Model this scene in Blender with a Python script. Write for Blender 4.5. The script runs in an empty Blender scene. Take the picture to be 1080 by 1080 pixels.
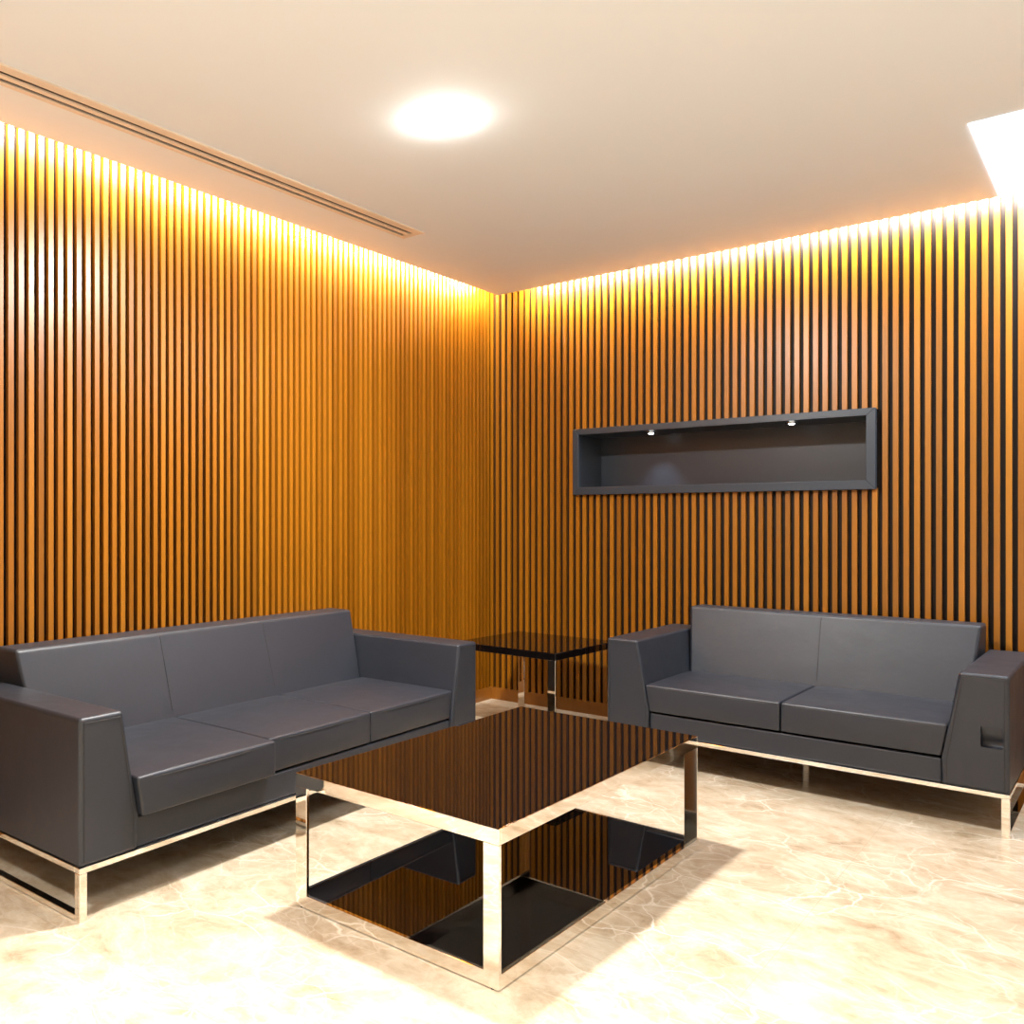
import bpy, bmesh, math, random
from mathutils import Vector, Matrix
random.seed(7)
S = bpy.context.scene
COL = S.collection

# ------------------------------------------------------------------ room data (metres)
HC = 2.640            # ceiling height
GAP = 0.120           # light slot between ceiling edge and slats
TOPZ = 2.90           # top of the slot
XR, YF = 5.2, -6.9    # far ends of the room
PL, OL = 0.04218, 0.0157     # slat pitch / offset, left wall
PR, OR = 0.04398, -0.0125    # slat pitch / offset, back wall
SD = 0.020            # slat depth
NX0, NX1, NZ0, NZ1 = 0.597, 2.207, 1.343, 1.747   # niche outer frame

# ------------------------------------------------------------------ helpers
def link(name, bm, mats, parent=None, smooth=False):
    me = bpy.data.meshes.new(name)
    bmesh.ops.recalc_face_normals(bm, faces=bm.faces)
    bm.to_mesh(me); bm.free()
    for m in (mats if isinstance(mats, (list, tuple)) else [mats]):
        me.materials.append(m)
    if smooth:
        for p in me.polygons: p.use_smooth = True
    o = bpy.data.objects.new(name, me); COL.objects.link(o)
    if parent: o.parent = parent
    if smooth:      # flat faces stay flat, only the rounded edges shade smoothly
        wn = o.modifiers.new('weighted_normals', 'WEIGHTED_NORMAL'); wn.weight = 100; wn.keep_sharp = True
    return o

def box(bm, x0, x1, y0, y1, z0, z1, mi=0, bevel=0.0, seg=2):
    vs = [bm.verts.new((x, y, z)) for x in (x0, x1) for y in (y0, y1) for z in (z0, z1)]
    F = [(0, 1, 3, 2), (4, 6, 7, 5), (0, 4, 5, 1), (2, 3, 7, 6), (0, 2, 6, 4), (1, 5, 7, 3)]
    fs = [bm.faces.new([vs[i] for i in f]) for f in F]
    for f in fs: f.material_index = mi
    if bevel:
        es = list({e for f in fs for e in f.edges})
        bmesh.ops.bevel(bm, geom=es, offset=bevel, segments=seg, profile=0.5, affect='EDGES', material=-1)

def prism(bm, prof, axis, t0, t1, bevel=0.0, seg=3, mi=0):
    """extrude a closed 2D profile; axis 'y': profile (x,z); axis 'x': profile (y,z)"""
    def P(a, b, t): return (a, t, b) if axis == 'y' else (t, a, b)
    A = [bm.verts.new(P(a, b, t0)) for a, b in prof]
    B = [bm.verts.new(P(a, b, t1)) for a, b in prof]
    n = len(prof); fs = [bm.faces.new(A), bm.faces.new(B[::-1])]
    for i in range(n): fs.append(bm.faces.new([A[i], B[i], B[(i + 1) % n], A[(i + 1) % n]]))
    for f in fs: f.material_index = mi
    if bevel:
        es = list({e for f in fs for e in f.edges})
        bmesh.ops.bevel(bm, geom=es, offset=bevel, segments=seg, profile=0.5, affect='EDGES', material=-1)

def tube(bm, pts, r, n=8, closed=False):
    pts = [Vector(p) for p in pts]; rings = []
    m = len(pts)
    for i, p in enumerate(pts):
        if closed: t = (pts[(i + 1) % m] - pts[i - 1]).normalized()
        else: t = (pts[min(i + 1, m - 1)] - pts[max(i - 1, 0)]).normalized()
        u = t.cross(Vector((0, 0, 1)));
        if u.length < 1e-3: u = t.cross(Vector((0, 1, 0)))
        u.normalize(); w = t.cross(u)
        rings.append([bm.verts.new(p + r * (math.cos(2 * math.pi * k / n) * u + math.sin(2 * math.pi * k / n) * w)) for k in range(n)])
    for i in range(m if closed else m - 1):
        a, b = rings[i], rings[(i + 1) % m]
        for k in range(n): bm.faces.new([a[k], a[(k + 1) % n], b[(k + 1) % n], b[k]])
    if not closed:
        bm.faces.new(rings[0][::-1]); bm.faces.new(rings[-1])

def lathe(bm, prof, n=40, cx=0, cy=0, mi=0):
    rings = []
    for r, z in prof:
        if r < 1e-6: rings.append([bm.verts.new((cx, cy, z))])
        else: rings.append([bm.verts.new((cx + r * math.cos(2 * math.pi * k / n), cy + r * math.sin(2 * math.pi * k / n), z)) for k in range(n)])
    for a, b in zip(rings[:-1], rings[1:]):
        for k in range(n):
            k2 = (k + 1) % n
            q = [a[k % len(a)], a[k2 % len(a)], b[k2 % len(b)], b[k % len(b)]]
            q = [v for i, v in enumerate(q) if v not in q[:i]]
            if len(q) > 2:
                f = bm.faces.new(q); f.material_index = mi

def tag(o, label, cat, group=None):
    o['label'] = label; o['category'] = cat
    if group: o['group'] = group
    return o

def thing(name, label, cat, loc=(0, 0, 0), rz=0.0, group=None):
    o = bpy.data.objects.new(name, None); COL.objects.link(o)
    o.empty_display_size = 0.1; o.location = loc; o.rotation_euler = (0, 0, rz)
    return tag(o, label, cat, group)

def struct(o):
    o['kind'] = 'structure'; return o

# ------------------------------------------------------------------ materials
def mat(name, base=(.5, .5, .5), rough=.5, metal=0.0, spec=.5, coat=0.0, coat_rough=.1, emit=None, estr=0.0):
    m = bpy.data.materials.new(name); m.use_nodes = True
    b = m.node_tree.nodes['Principled BSDF']
    b.inputs['Base Color'].default_value = (*base, 1); b.inputs['Roughness'].default_value = rough
    b.inputs['Metallic'].default_value = metal; b.inputs['Specular IOR Level'].default_value = spec
    b.inputs['Coat Weight'].default_value = coat; b.inputs['Coat Roughness'].default_value = coat_rough
    if emit:
        b.inputs['Emission Color'].default_value = (*emit, 1); b.inputs['Emission Strength'].default_value = estr
    return m

def NT(m):
    nt = m.node_tree
    def N(t, **k):
        n = nt.nodes.new(t)
        for a, v in k.items(): setattr(n, a, v)
        return n
    return nt, N, nt.links.new, nt.nodes['Principled BSDF']

def math_node(N, L, op, a, b=None):
    n = N('ShaderNodeMath', operation=op)
    for i, v in enumerate((a, b)):
        if v is None: continue
        if isinstance(v, (int, float)): n.inputs[i].default_value = v
        else: L(v, n.inputs[i])
    return n.outputs[0]

def ramp(N, L, fac, stops):
    n = N('ShaderNodeValToRGB'); el = n.color_ramp.elements
    while len(el) < len(stops): el.new(0.5)
    for e, (p, c) in zip(el, stops):
        e.position = p; e.color = (*c, 1)
    L(fac, n.inputs[0]); return n.outputs[0]

def wood(name, axis, pitch, off, base, rough=.33):
    """varnished timber, grain along z, a tone of its own for every slat"""
    m = mat(name, base, rough, spec=.45); nt, N, L, B = NT(m)
    g = N('ShaderNodeNewGeometry'); sp = N('ShaderNodeSeparateXYZ'); L(g.outputs['Position'], sp.inputs[0])
    c = sp.outputs[axis]
    idx = math_node(N, L, 'FLOOR', math_node(N, L, 'DIVIDE', math_node(N, L, 'SUBTRACT', c, off), pitch))
    wn = N('ShaderNodeTexWhiteNoise', noise_dimensions='1D'); L(idx, wn.inputs['W'])
    mp = N('ShaderNodeCombineXYZ')
    L(math_node(N, L, 'MULTIPLY', sp.outputs[0], 60), mp.inputs[0]); L(math_node(N, L, 'MULTIPLY', sp.outputs[1], 60), mp.inputs[1])
    L(math_node(N, L, 'ADD', math_node(N, L, 'MULTIPLY', sp.outputs[2], 2.2), math_node(N, L, 'MULTIPLY', wn.outputs[0], 37)), mp.inputs[2])
    no = N('ShaderNodeTexNoise'); no.inputs['Scale'].default_value = 1.0; no.inputs['Detail'].default_value = 4
    L(mp.outputs[0], no.inputs['Vector'])
    f = math_node(N, L, 'ADD', math_node(N, L, 'MULTIPLY', wn.outputs[0], .62), math_node(N, L, 'MULTIPLY', no.outputs[0], .45))
    b = Vector(base)
    col = ramp(N, L, f, [(.1, tuple(b * .66)), (.5, tuple(b)), (.95, (b[0] * 1.22, b[1] * 1.33, b[2] * 1.9))])
    L(col, B.inputs['Base Color'])
    return m

WOOD_L = wood('varnished_slats_left', 1, PL, OL - 0.026, (.265, .090, .003))
WOOD_R = wood('varnished_slats_back', 0, PR, OR - 0.005, (.265, .090, .003))
PLINTH = wood('varnished_plinth', 2, 3.0, -1.0, (.24, .085, .010), .30)
BACKING = mat('dark_backing', (.011, .007, .005), .5, spec=.15)
PLASTER = mat('ceiling_paint', (.765, .825, .895), .75, spec=.2)
WALLP = mat('cream_wall_paint', (.78, .77, .74), .7, spec=.2)
COVEP = mat('slot_white_paint', (.85, .80, .72), .8, spec=.1)

def marble():
    m = mat('beige_marble', (.6, .45, .28), .16, spec=.5); nt, N, L, B = NT(m)
    g = N('ShaderNodeNewGeometry')
    mp = N('ShaderNodeMapping'); mp.inputs['Rotation'].default_value = (0, 0, .5); mp.inputs['Scale'].default_value = (1.0, 1.35, 1)
    L(g.outputs['Position'], mp.inputs['Vector'])
    d = N('ShaderNodeTexNoise'); d.inputs['Scale'].default_value = 2.6; d.inputs['Detail'].default_value = 5
    L(mp.outputs[0], d.inputs['Vector'])
    off = N('ShaderNodeVectorMath', operation='MULTIPLY_ADD')
    L(d.outputs['Color'], off.inputs[0]); off.inputs[1].default_value = (.30, .30, .2); L(mp.outputs[0], off.inputs[2])
    n1 = N('ShaderNodeTexNoise'); n1.inputs['Scale'].default_value = 6.0; n1.inputs['Detail'].default_value = 10; n1.inputs['Roughness'].default_value = .72
    L(off.outputs[0], n1.inputs['Vector'])
    base = ramp(N, L, n1.outputs[0], [(.30, (.32, .235, .145)), (.43, (.455, .36, .245)), (.55, (.535, .445, .325)), (.72, (.64, .565, .45))])
    def veins(scale, w, src):
        v = N('ShaderNodeTexVoronoi', feature='DISTANCE_TO_EDGE'); v.inputs['Scale'].default_value = scale
        L(src, v.inputs['Vector'])
        return ramp(N, L, v.outputs['Distance'], [(0.0, (1, 1, 1)), (w, (0, 0, 0))])
    v1 = veins(3.4, .022, off.outputs[0]); v2 = veins(11, .05, off.outputs[0])
    fade = N('ShaderNodeTexNoise'); fade.inputs['Scale'].default_value = 1.7; fade.inputs['Detail'].default_value = 3
    L(mp.outputs[0], fade.inputs['Vector'])
    fr = ramp(N, L, fade.outputs[0], [(.40, (0, 0, 0)), (.65, (1, 1, 1))])
    mx = N('ShaderNodeMix', data_type='RGBA'); L(math_node(N, L, 'MULTIPLY', math_node(N, L, 'MAXIMUM', v1, math_node(N, L, 'MULTIPLY', v2, .45)), fr), mx.inputs[0])
    L(base, mx.inputs[6]); mx.inputs[7].default_value = (.78, .71, .59, 1)
    # tile joints, 0.9 m slabs
    sp = N('ShaderNodeSeparateXYZ'); L(g.outputs['Position'], sp.inputs[0])
    def joint(o, ph):
        fr_ = math_node(N, L, 'FRACT', math_node(N, L, 'ADD', math_node(N, L, 'DIVIDE', o, .9), ph))
        return math_node(N, L, 'LESS_THAN', fr_, .0022)
    jj = math_node(N, L, 'MAXIMUM', joint(sp.outputs[0], .31), joint(sp.outputs[1], .12))
    m2 = N('ShaderNodeMix', data_type='RGBA'); L(math_node(N, L, 'MULTIPLY', jj, .35), m2.inputs[0]); L(mx.outputs[2], m2.inputs[6])
    m2.inputs[7].default_value = (.30, .21, .12, 1)
    L(m2.outputs[2], B.inputs['Base Color'])
    L(math_node(N, L, 'ADD', math_node(N, L, 'MULTIPLY', n1.outputs[0], .10), .13), B.inputs['Roughness'])
    return m
MARBLE = marble()

def leather():
    m = mat('charcoal_leather', (.020, .023, .031), .42, spec=.45); nt, N, L, B = NT(m)
    tc = N('ShaderNodeTexCoord')
    v = N('ShaderNodeTexVoronoi'); v.inputs['Scale'].default_value = 420; L(tc.outputs['Object'], v.inputs['Vector'])
    n = N('ShaderNodeTexNoise'); n.inputs['Scale'].default_value = 9; n.inputs['Detail'].default_value = 4; L(tc.outputs['Object'], n.inputs['Vector'])
    b1 = N('ShaderNodeBump'); b1.inputs['Strength'].default_value = .10; b1.inputs['Distance'].default_value = .001; L(v.outputs['Distance'], b1.inputs['Height'])
    b2 = N('ShaderNodeBump'); b2.inputs['Strength'].default_value = .16; b2.inputs['Distance'].default_value = .012
    L(n.outputs[0], b2.inputs['Height']); L(b1.outputs[0], b2.inputs['Normal']); L(b2.outputs[0], B.inputs['Normal'])
    L(math_node(N, L, 'ADD', math_node(N, L, 'MULTIPLY', n.outputs[0], .14), .36), B.inputs['Roughness'])
    return m
LEATHER = leather()
SEAM = mat('charcoal_seam', (.022, .021, .023), .55)
CHROME = mat('polished_chrome', (.90, .87, .82), .035, metal=1.0)
GLASS = mat('black_glass', (.004, .003, .003), .012, spec=.52)
NICHE = mat('charcoal_lacquer', (.024, .032, .043), .30, spec=.5)
NICHE_IN = mat('charcoal_lining', (.026, .031, .040), .30, spec=.5)
VENTM = mat('vent_enamel', (.74, .65, .55), .5)
VENTD = mat('vent_dark', (.10, .075, .055), .8)
LENS = mat('lit_glare_dome', (1, 1, 1), .4, emit=(1, .94, .84), estr=60)
LAMPG = mat('small_lit_lens', (1, 1, 1), .3, emit=(.92, .96, 1), estr=9)
PANEL = mat('lit_panel', (1, 1, 1), .5, emit=(.93, .97, 1.0), estr=6.0)
RIMW = mat('white_rim', (.85, .82, .78), .4)
RUBBER = mat('black_rubber', (.015, .015, .015), .7)

# ------------------------------------------------------------------ room shell
bm = bmesh.new(); box(bm, -.10, XR, YF, .45, -.12, 0.0); struct(link('floor', bm, MARBLE))

# left wall: dark backing board + slats
bm = bmesh.new(); box(bm, -.12, -SD, YF, .12, 0.0, TOPZ + .06)
wl = struct(link('wall_left', bm, BACKING))
bm = bmesh.new()
BB = .0775
for k in range(1, int(-YF / PL)):
    y1 = OL - k * PL
    box(bm, -SD, 0, y1 - .0222, y1, BB, TOPZ)
link('slat_cladding', bm, WOOD_L, wl)

# back wall (right-hand slatted wall in the view) with an opening for the niche
IX0, IX1, IZ0, IZ1 = .635, 2.166, 1.388, 1.710
bm = bmesh.new()
box(bm, -SD, IX0 - .012, SD, .12, 0, TOPZ + .06); box(bm, IX1 + .012, XR, SD, .12, 0, TOPZ + .06)
box(bm, IX0 - .012, IX1 + .012, SD, .12, 0, IZ0 - .012); box(bm, IX0 - .012, IX1 + .012, SD, .12, IZ1 + .012, TOPZ + .06)
wb = struct(link('wall_back', bm, BACKING))
bm = bmesh.new()
for j in range(0, int(XR / PR)):
    x0 = OR + j * PR; x1 = x0 + .0228
    if x1 > NX0 and x0 < NX1:
        box(bm, x0, x1, 0, SD, BB, NZ0 + .006); box(bm, x0, x1, 0, SD, NZ1 - .006, TOPZ)
    else:
        box(bm, x0, x1, 0, SD, BB, TOPZ)
link('slat_cladding', bm, WOOD_R, wb)

bm = bmesh.new(); box(bm, -SD, .002, YF, .002, 0, BB); struct(link('baseboard_left', bm, PLINTH))
bm = bmesh.new(); box(bm, .002, XR, -.002, SD, 0, BB); struct(link('baseboard_back', bm, PLINTH))
bm = bmesh.new(); box(bm, XR, XR + .12, YF, .12, 0, TOPZ + .06); struct(link('wall_right', bm, WALLP))
bm = bmesh.new(); box(bm, -.12, XR + .12, YF - .12, YF, 0, TOPZ + .06); struct(link('wall_front', bm, WALLP))

# ceiling: slab stopping short of the slatted walls, cut out for the air slot
VX0, VX1, VY0, VY1 = .385, .509, -5.6, -1.462
T = .115
bm = bmesh.new()
z0, z1 = HC, HC + T
box(bm, GAP, VX0, YF, -GAP, z0, z1); box(bm, VX1, XR, YF, -GAP, z0, z1)
box(bm, VX0, VX1, YF, VY0, z0, z1); box(bm, VX0, VX1, VY1, -GAP, z0, z1)
cl = struct(link('ceiling', bm, PLASTER))
bm = bmesh.new(); box(bm, -.12, XR + .12, YF - .12, .12, TOPZ + .06, TOPZ + .12); struct(link('upper_slab_1', bm, COVEP))  # unseen upper slab over the light slots, white to bounce their light

# ------------------------------------------------------------------ ceiling fittings
v = thing('ceiling_vent', 'long pale linear air vent with two slots in the ceiling above the left wall', 'vent', (0, 0, HC))
bm = bmesh.new(); zb = -.003
s1, s2 = (.404, .424), (.448, .468)
for a, b in ((VX0 - .004, s1[0]), (s1[1], s2[0]), (s2[1], VX1 + .004)):
    box(bm, a, b, VY0, VY1 - .035, zb, .004, bevel=.0012, seg=1)
box(bm, VX0 - .004, VX1 + .004, VY1 - .035, VY1 + .004, zb, .004, bevel=.0012, seg=1)
box(bm, VX1, VX1 + .007, VY0, VY1 + .004, zb - .004, .002)
link('vent_frame', bm, VENTM, v)
bm = bmesh.new(); box(bm, VX0 + .004, VX1 - .004, VY0, VY1 - .01, .022, .035)
for s in (s1, s2): box(bm, s[0] + .004, s[0] + .006, VY0, VY1 - .036, .004, .022)
link('slot_lining', bm, VENTD, v)

DX, DY = 1.316, -2.448
d = thing('downlight', 'round white glaring downlight in the middle of the ceiling', 'ceiling light', (DX, DY, HC))
bm = bmesh.new(); lathe(bm, [(.106, -.0006), (.100, -.0020), (.094, -.0030)], 48); link('trim_ring', bm, RIMW, d, True)
bm = bmesh.new(); lathe(bm, [(.0945, -.003)] + [(.0945 * math.cos(a), -.005 - .042 * math.sin(a)) for a in [i * math.pi / 2 / 8 for i in range(9)]], 48); link('lens', bm, LENS, d, True)  # dome bulges below the ceiling to imitate glare; the real fitting is recessed

PX0, PX1, PY0, PY1 = 2.703, 3.60, -1.112, -.124
bm = bmesh.new(); box(bm, PX0, PX1, PY0, PY1, HC - .005, HC - .0005, bevel=.001, seg=1)
tag(link('ceiling_light_panel', bm, PANEL), 'large white glowing rectangular light panel in the ceiling at the right edge', 'ceiling light')

# ------------------------------------------------------------------ wall niche
n = thing('display_niche', 'wide dark grey framed display niche set into the slatted wall above the two-seat sofa', 'wall niche', (0, 0, NZ0))
def nz(z): return z - NZ0
bm = bmesh.new()
FY0, FY1 = -.030, .004
for prof in (((NX0, NZ0), (NX1, NZ0), (IX1, IZ0), (IX0, IZ0)), ((NX1, NZ0), (NX1, NZ1), (IX1, IZ1), (IX1, IZ0)),
             ((NX1, NZ1), (NX0, NZ1), (IX0, IZ1), (IX1, IZ1)), ((NX0, NZ1), (NX0, NZ0), (IX0, IZ0), (IX0, IZ1))):
    prism(bm, [(a, nz(b)) for a, b in prof], 'y', FY0, FY1, bevel=.002, seg=2)
link('frame', bm, NICHE, n)
bm = bmesh.new(); yb = .286; w = .010
box(bm, IX0 - w, IX0, FY1, yb, nz(IZ0 - w), nz(IZ1 + w)); box(bm, IX1, IX1 + w, FY1, yb, nz(IZ0 - w), nz(IZ1 + w))
box(bm, IX0, IX1, FY1, yb, nz(IZ0 - w), nz(IZ0)); box(bm, IX0, IX1, FY1, yb, nz(IZ1), nz(IZ1 + w))
link('lining', bm, NICHE_IN, n)
bm = bmesh.new(); box(bm, IX0 - w, IX1 + w, yb, yb + .012, nz(IZ0 - w), nz(IZ1 + w)); link('back_panel', bm, NICHE_IN, n)
SPOTS = ((1.034, .10), (1.803, .07))
for sx, sy in SPOTS:
    bm = bmesh.new(); lathe(bm, [(.030, 0), (.030, -.004), (.020, -.007), (.016, -.005)], 28, 0, 0)
    o = link('spotlight', bm, CHROME, n, True); o.location = (sx, sy, nz(IZ1))
    bm = bmesh.new(); lathe(bm, [(.0155, -.005), (.0155, -.008), (.010, -.0125), (0, -.014)], 28); link('lens', bm, LAMPG, o, True)

# ------------------------------------------------------------------ sofas
AW, AWB, HR, HA, HB, HS, HCB = .157, .211, .162, .606, .727, .398, .265
DEP = .825
def arm_profile(side, L):
    P = [(0, HR), (AWB, HR), (AWB, HCB), (AW, HA), (0, HA)]
    return [(a if side == 0 else L - a, z) for a, z in P]

def cushion(a0b, a1b, a0t, a1t, b0, b1, crown=.012):
    """box-shaped seat cushion with rounded edges and a slightly domed top"""
    bm = bmesh.new()
    NXs, NYs, NZs = 14, 14, 5
    def lerp(p, q, t): return p + (q - p) * t
    grid = {}
    def vert(i, j, k):
        if (i, j, k) in grid: return grid[i, j, k]
        u, vv, ww = i / NXs, j / NYs, k / NZs
        # cluster near edges
        f = lambda t: .5 - .5 * math.cos(math.pi * t) if True else t
        u2, v2 = f(u), f(vv)
        z = lerp(HCB + .004, HS - .004, ww)
        xa = lerp(lerp(a0b, a0t, ww), lerp(a1b, a1t, ww), u2); yb_ = lerp(b0, b1, v2)
        if k == NZs: z += crown * (math.sin(math.pi * u2) * math.sin(math.pi * min(1, v2 * 1.0))) ** .45
        bul = .006 * math.sin(math.pi * u2) * math.sin(math.pi * ww)
        if j == 0: yb_ -= bul
        grid[i, j, k] = bm.verts.new((xa, yb_, z)); return grid[i, j, k]
    for i in range(NXs):
        for j in range(NYs):
            for k in (0, NZs): bm.faces.new([vert(i, j, k), vert(i + 1, j, k), vert(i + 1, j + 1, k), vert(i, j + 1, k)])
    for i in range(NXs):
        for k in range(NZs):
            for j in (0, NYs): bm.faces.new([vert(i, j, k), vert(i + 1, j, k), vert(i + 1, j, k + 1), vert(i, j, k + 1)])
    for j in range(NYs):
        for k in range(NZs):
            for i in (0, NXs): bm.faces.new([vert(i, j, k), vert(i, j + 1, k), vert(i, j + 1, k + 1), vert(i, j, k + 1)])
    bmesh.ops.recalc_face_normals(bm, faces=bm.faces)
    hard = [e for e in bm.edges if len(e.link_faces) == 2 and e.calc_face_angle(0) > math.radians(50)]
    bmesh.ops.bevel(bm, geom=hard, offset=.011, segments=3, profile=.5, affect='EDGES', clamp_overlap=True)
    top = [(lerp(a0t, a1t, t), b0 + .0015, HS - .016) for t in [i / 12 for i in range(13)]]
    top = [(p[0], p[1] - .006 * math.sin(math.pi * i / 12) * .9 , p[2] + .001) for i, p in enumerate(top)]
    return bm, top[1:-1]

def press_pocket(o, a, z):
    """carve a small pocket, sloping inwards to a sharp lower lip, into the front of an arm"""
    bm = bmesh.new()
    prism(bm, [(-.030, z + .100), (.036, z - .016), (.036, z - .038), (-.030, z - .038)], 'x', a - .035, a + .035, bevel=.008, seg=4)
    c_ = link('pocket', bm, LEATHER)
    c_.parent = o.parent; o.modifiers.clear()
    md = o.modifiers.new('cut', 'BOOLEAN'); md.object = c_; md.operation = 'DIFFERENCE'; md.solver = 'EXACT'
    bpy.context.view_layer.update()
    me = bpy.data.meshes.new_from_object(o.evaluated_get(bpy.context.evaluated_depsgraph_get()))
    o.modifiers.clear(); o.data = me
    wn = o.modifiers.new('weighted_normals', 'WEIGHTED_NORMAL'); wn.weight = 100; wn.keep_sharp = True
    for p_ in me.polygons: p_.use_smooth = True
    me.set_sharp_from_angle(angle=math.radians(40))
    cm = c_.data; bpy.data.objects.remove(c_); bpy.data.meshes.remove(cm)

def sofa(name, label, loc, rz, L, fronts, dimple=None, mid_leg=None):
    """local x along the length seen from the front, local y from the front to the rear"""
    t = thing(name, label, 'sofa', loc, rz)
    ns = len(fronts)
    # upholstered arms
    for side in (0, 1):
        bm = bmesh.new()
        prism(bm, arm_profile(side, L), 'y', 0, DEP, bevel=.013, seg=4)
        o = link('arm', bm, LEATHER, t, True)
        if dimple and side == 1: press_pocket(o, *dimple)
        # stitched seams along the front edges of the arm
        s = (lambda a: a) if side == 0 else (lambda a: L - a)
        bm = bmesh.new(); e = -.0006
        tube(bm, [(s(.016), e, HR + .012), (s(.016), e, HA - .016), (s(AW - .012), e, HA - .016), (s(AWB - .016), e, HCB + .004), (s(AWB - .015), e, HR + .012)], .0014, 6)
        tube(bm, [(s(.0006), .016, HA - .016), (s(.0006), DEP - .02, HA - .016)], .0013, 6)
        link('seam', bm, SEAM, o)
    # backrest between the arms, leaning back
    bm = bmesh.new()
    def ain(z): return AWB if z <= HCB else max(AW, AWB + (AW - AWB) * (z - HCB) / (HA - HCB))
    prof = [(.545, HCB - .03), (.562, HS), (.655, HB), (.800, HB), (.822, HA), (.822, HR + .005)]
    A = [bm.verts.new((ain(z) + .003, y, z)) for y, z in prof]; B_ = [bm.verts.new((L - ain(z) - .003, y, z)) for y, z in prof]
    bm.faces.new(A); bm.faces.new(B_[::-1]); m_ = len(prof)
    for i in range(m_): bm.faces.new([A[i], B_[i], B_[(i + 1) % m_], A[(i + 1) % m_]])
    bmesh.ops.recalc_face_normals(bm, faces=bm.faces)
    bmesh.ops.bevel(bm, geom=[e for e in bm.edges if e.calc_face_angle(0) > .5], offset=.014, segments=4, profile=.5, affect='EDGES')
    bk = link('backrest', bm, LEATHER, t, True)
    bm = bmesh.new(); w3 = (L - 2 * AWB) / ns
    dy = (.655 - .562) / (HB - HS)
    for i in range(1, ns):
        a = AWB + w3 * i
        tube(bm, [(a, .562 + dy * (z - HS) - .0006, z) for z in (HS + .02, HS + .15, HB - .016)], .0016, 6)
    tube(bm, [(AW + .02, .655 - .0035, HB - .016), (L - AW - .02, .655 - .0035, HB - .016)], .0013, 6)
    link('seam', bm, SEAM, bk)
    # base under the cushions
    bm = bmesh.new(); box(bm, AWB + .001, L - AWB - .001, .014, .54, HR, HCB - .004, bevel=.008, seg=3); link('base', bm, LEATHER, t, True)
    # cushions
    for i, b0 in enumerate(fronts):
        g = .0025
        a0 = AWB + w3 * i; a1 = a0 + w3
        ws = ain(HS) - AWB
        a0t = a0 + (ws if i == 0 else 0); a1t = a1 - (ws if i == ns - 1 else 0)
        bm, top = cushion(a0 + g, a1 - g, a0t + g, a1t - g, b0, .556)
        c = link('seat_cushion', bm, LEATHER, t, True)
        bm = bmesh.new(); tube(bm, top, .0013, 6); link('seam', bm, SEAM, c)
    # chrome sled frame
    TB = .026; RZ = HR - .017
    for nm, x0, x1, y0, y1, za, zb_ in (('rail', 0, L, 0, TB, RZ, HR), ('rail', 0, L, DEP - TB, DEP, RZ, HR),
                                        ('rail', 0, TB, TB, DEP - TB, RZ, HR), ('rail', L - TB, L, TB, DEP - TB, RZ, HR),
                                        ('floor_rail', 0, TB, TB, DEP - TB, .003, .020), ('floor_rail', L - TB, L, TB, DEP - TB, .003, .020)):
        bm = bmesh.new(); box(bm, x0, x1, y0, y1, za, zb_, bevel=.0015, seg=2); link(nm, bm, CHROME, t)
    for x0 in (0, L - TB):
        for y0 in (0, DEP - TB):
            bm = bmesh.new(); box(bm, x0, x0 + TB, y0, y0 + TB, 0, RZ, bevel=.0015, seg=2); link('leg', bm, CHROME, t)
    if mid_leg:
        a, b = mid_leg
        bm = bmesh.new(); box(bm, a - .012, a + .012, b - .012, b + .012, 0, HR, bevel=.0015, seg=2); link('support_leg', bm, CHROME, t)
    return t

# left (three seats): its length runs along +Y, depth towards -X
sofa('sofa', 'long three-seat charcoal leather sofa on chrome legs along the left wall', (.857, -3.650, 0), math.pi / 2 + .0192, 2.203,
     (-.024, .012, .012))
# right (two seats)
sofa('sofa', 'short two-seat charcoal leather sofa below the wall niche', (1.2146, -.8878, 0), -.0132, 1.590,
     (.004, .004), dimple=(1.5365, .366), mid_leg=(.81, .345))

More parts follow.
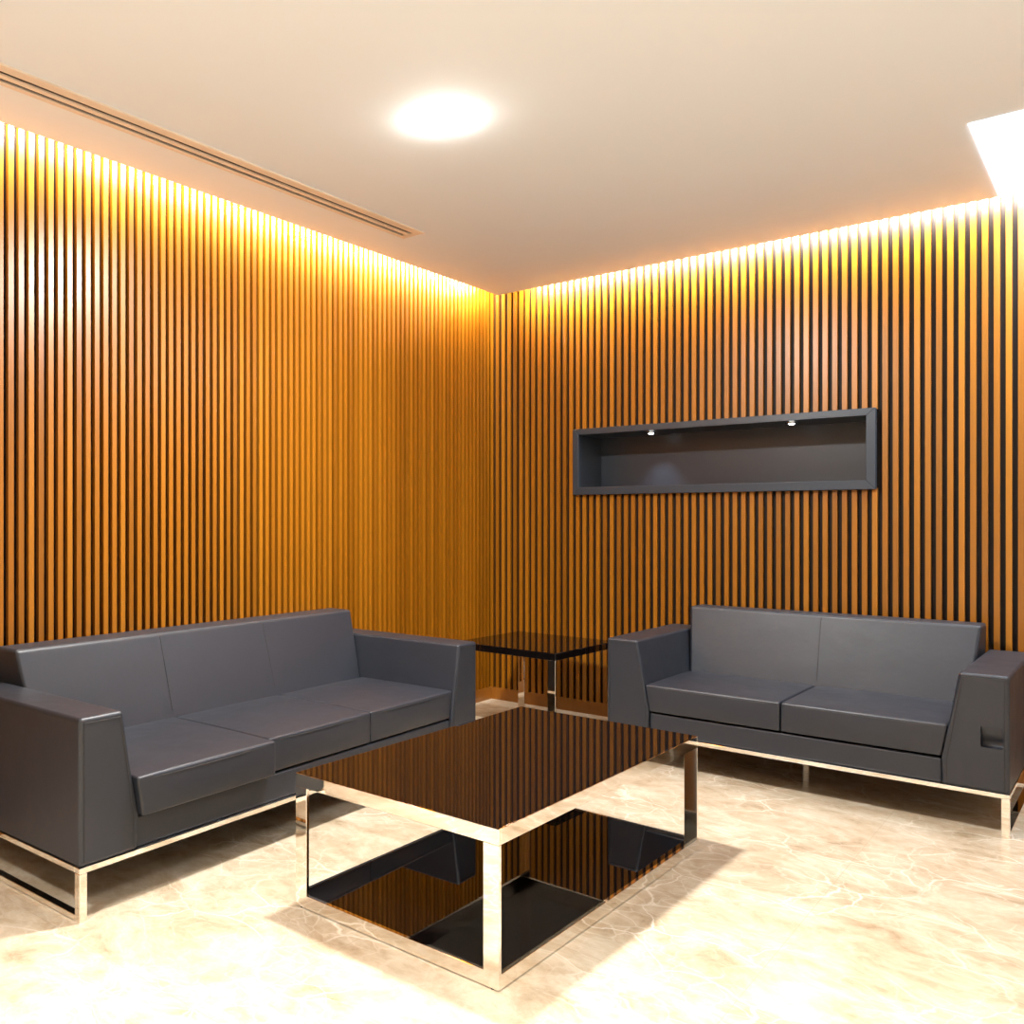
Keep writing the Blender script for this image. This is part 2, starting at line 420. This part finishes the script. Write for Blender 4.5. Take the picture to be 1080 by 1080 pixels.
# ------------------------------------------------------------------ tables
def frame_table(name, label, loc, rz, w, l, h, bar, leg, shelf, th=.012):
    """w along -x from the corner at the origin, l along +y; flat-bar chrome frames at both ends"""
    t = thing(name, label, 'table', loc, rz)
    gt = .010
    ends = ((0, th), (l - th, l))
    for y0, y1 in ends:
        for x0, x1 in ((-w, -w + leg), (-leg, 0)):
            bm = bmesh.new(); box(bm, x0, x1, y0, y1, .003 if shelf else 0, h - bar, bevel=.0008, seg=1); link('leg', bm, CHROME, t)
        bm = bmesh.new(); box(bm, -w, 0, y0, y1, h - bar, h - .001, bevel=.0008, seg=1); link('top_rail', bm, CHROME if shelf else GLASS, t)
        if shelf:
            bm = bmesh.new(); box(bm, -w + leg, -leg, y0, y1, .003, bar, bevel=.0008, seg=1); link('bottom_rail', bm, CHROME, t)
    for x0, x1 in ((-w, -w + th), (-th, 0)):
        bm = bmesh.new(); box(bm, x0, x1, th, l - th, h - bar, h - .001, bevel=.0008, seg=1); link('top_rail', bm, CHROME if shelf else GLASS, t)
        if shelf:
            bm = bmesh.new(); box(bm, x0, x1, th, l - th, .003, bar, bevel=.0008, seg=1); link('bottom_rail', bm, CHROME, t)
    e = .003
    bm = bmesh.new(); box(bm, -w + e, -e, e, l - e, h - gt, h, bevel=.0012, seg=2); link('glass_top', bm, GLASS, t)
    if shelf:
        bm = bmesh.new(); box(bm, -w + th + .001, -th - .001, th + .001, l - th - .001, bar - .012, bar - .002, bevel=.001, seg=1); link('glass_shelf', bm, GLASS, t)
        for x in (-w + .022, -.022):
            for y in (.006, l - .006):
                bm = bmesh.new(); lathe(bm, [(.005, .003), (.005, 0), (0, 0)], 12, x, y); link('foot', bm, RUBBER, t)
    return t
frame_table('coffee_table', 'low chrome coffee table with black glass top and black glass lower shelf', (1.968, -3.138, 0), -.0156, .730, 1.326, .4127, .042, .047, True)
frame_table('side_table', 'small black glass side table with chrome legs in the corner between the sofas', (.922, -.867, 0), -.044, .645, .667, .492, .038, .045, False)

# ------------------------------------------------------------------ lights
def area(name, loc, rot, sx, sy, power, col, shape='RECTANGLE', spread=180):
    l = bpy.data.lights.new(name, 'AREA'); l.shape = shape; l.size = sx
    if shape == 'RECTANGLE': l.size_y = sy
    l.energy = power; l.color = col; l.spread = math.radians(spread)
    o = bpy.data.objects.new(name, l); COL.objects.link(o); o.location = loc; o.rotation_euler = rot
    return o
# light strips in the slots over the two slatted walls, lying behind the ceiling edge
WARM = (1.0, .93, .80)
ll = -YF - .3
o = area('strip_lamp', (GAP - .010, -ll / 2 - .1, HC + .085), (0, math.radians(78), 0), .014, ll, 330, WARM)
o = area('strip_lamp', (XR / 2 + .1, -GAP + .010, HC + .062), (math.radians(78), 0, 0), XR - .4, .014, 270, (1.0, .95, .87))
# the ceiling downlight, and its twins further back in the room
WL = (1.0, .985, .96)
area('downlight_lamp', (DX, DY, HC - .052), (0, 0, 0), .18, .18, 140, WL, 'DISK', 180)
for x, y, p in ((3.3, -4.4, 110), (1.7, -5.3, 75)):
    area('downlight_lamp', (x, y, HC - .03), (0, 0, 0), .25, .25, p, WL, 'DISK', 95)
area('panel_lamp', ((PX0 + PX1) / 2, (PY0 + PY1) / 2, HC - .012), (0, 0, 0), PX1 - PX0 - .1, PY1 - PY0 - .1, 55, (.70, .85, 1.0))
for sx, sy in SPOTS:
    l = bpy.data.lights.new('niche_lamp', 'SPOT'); l.energy = 10; l.color = (.72, .86, 1); l.spot_size = math.radians(62); l.spot_blend = 1.0; l.shadow_soft_size = .012
    o = bpy.data.objects.new('niche_lamp', l); COL.objects.link(o); o.location = (sx, sy, IZ1 - .02)
    o.rotation_euler = (math.radians(24 if sx < 1.4 else 4), 0, 0)

W = bpy.data.worlds.new('World'); S.world = W; W.use_nodes = True
W.node_tree.nodes['Background'].inputs[0].default_value = (1, .97, .93, 1); W.node_tree.nodes['Background'].inputs[1].default_value = .02

# ------------------------------------------------------------------ camera
c = bpy.data.cameras.new('camera'); co = bpy.data.objects.new('camera', c); COL.objects.link(co)
co.location = (3.152, -5.0817, 1.2); co.rotation_euler = (math.pi / 2, 0, math.radians(42.7123))
c.sensor_width = 36; c.sensor_fit = 'HORIZONTAL'; c.lens = 930.8 / 1080 * 36
c.shift_x = (540 - 339.1) / 1080; c.shift_y = (546.47 - 540) / 1080; c.clip_start = .05
S.camera = co
S.view_settings.view_transform = 'Standard'; S.view_settings.look = 'None'
S.view_settings.exposure = 0.0; S.view_settings.gamma = 1.0; S.view_settings.use_curve_mapping = False
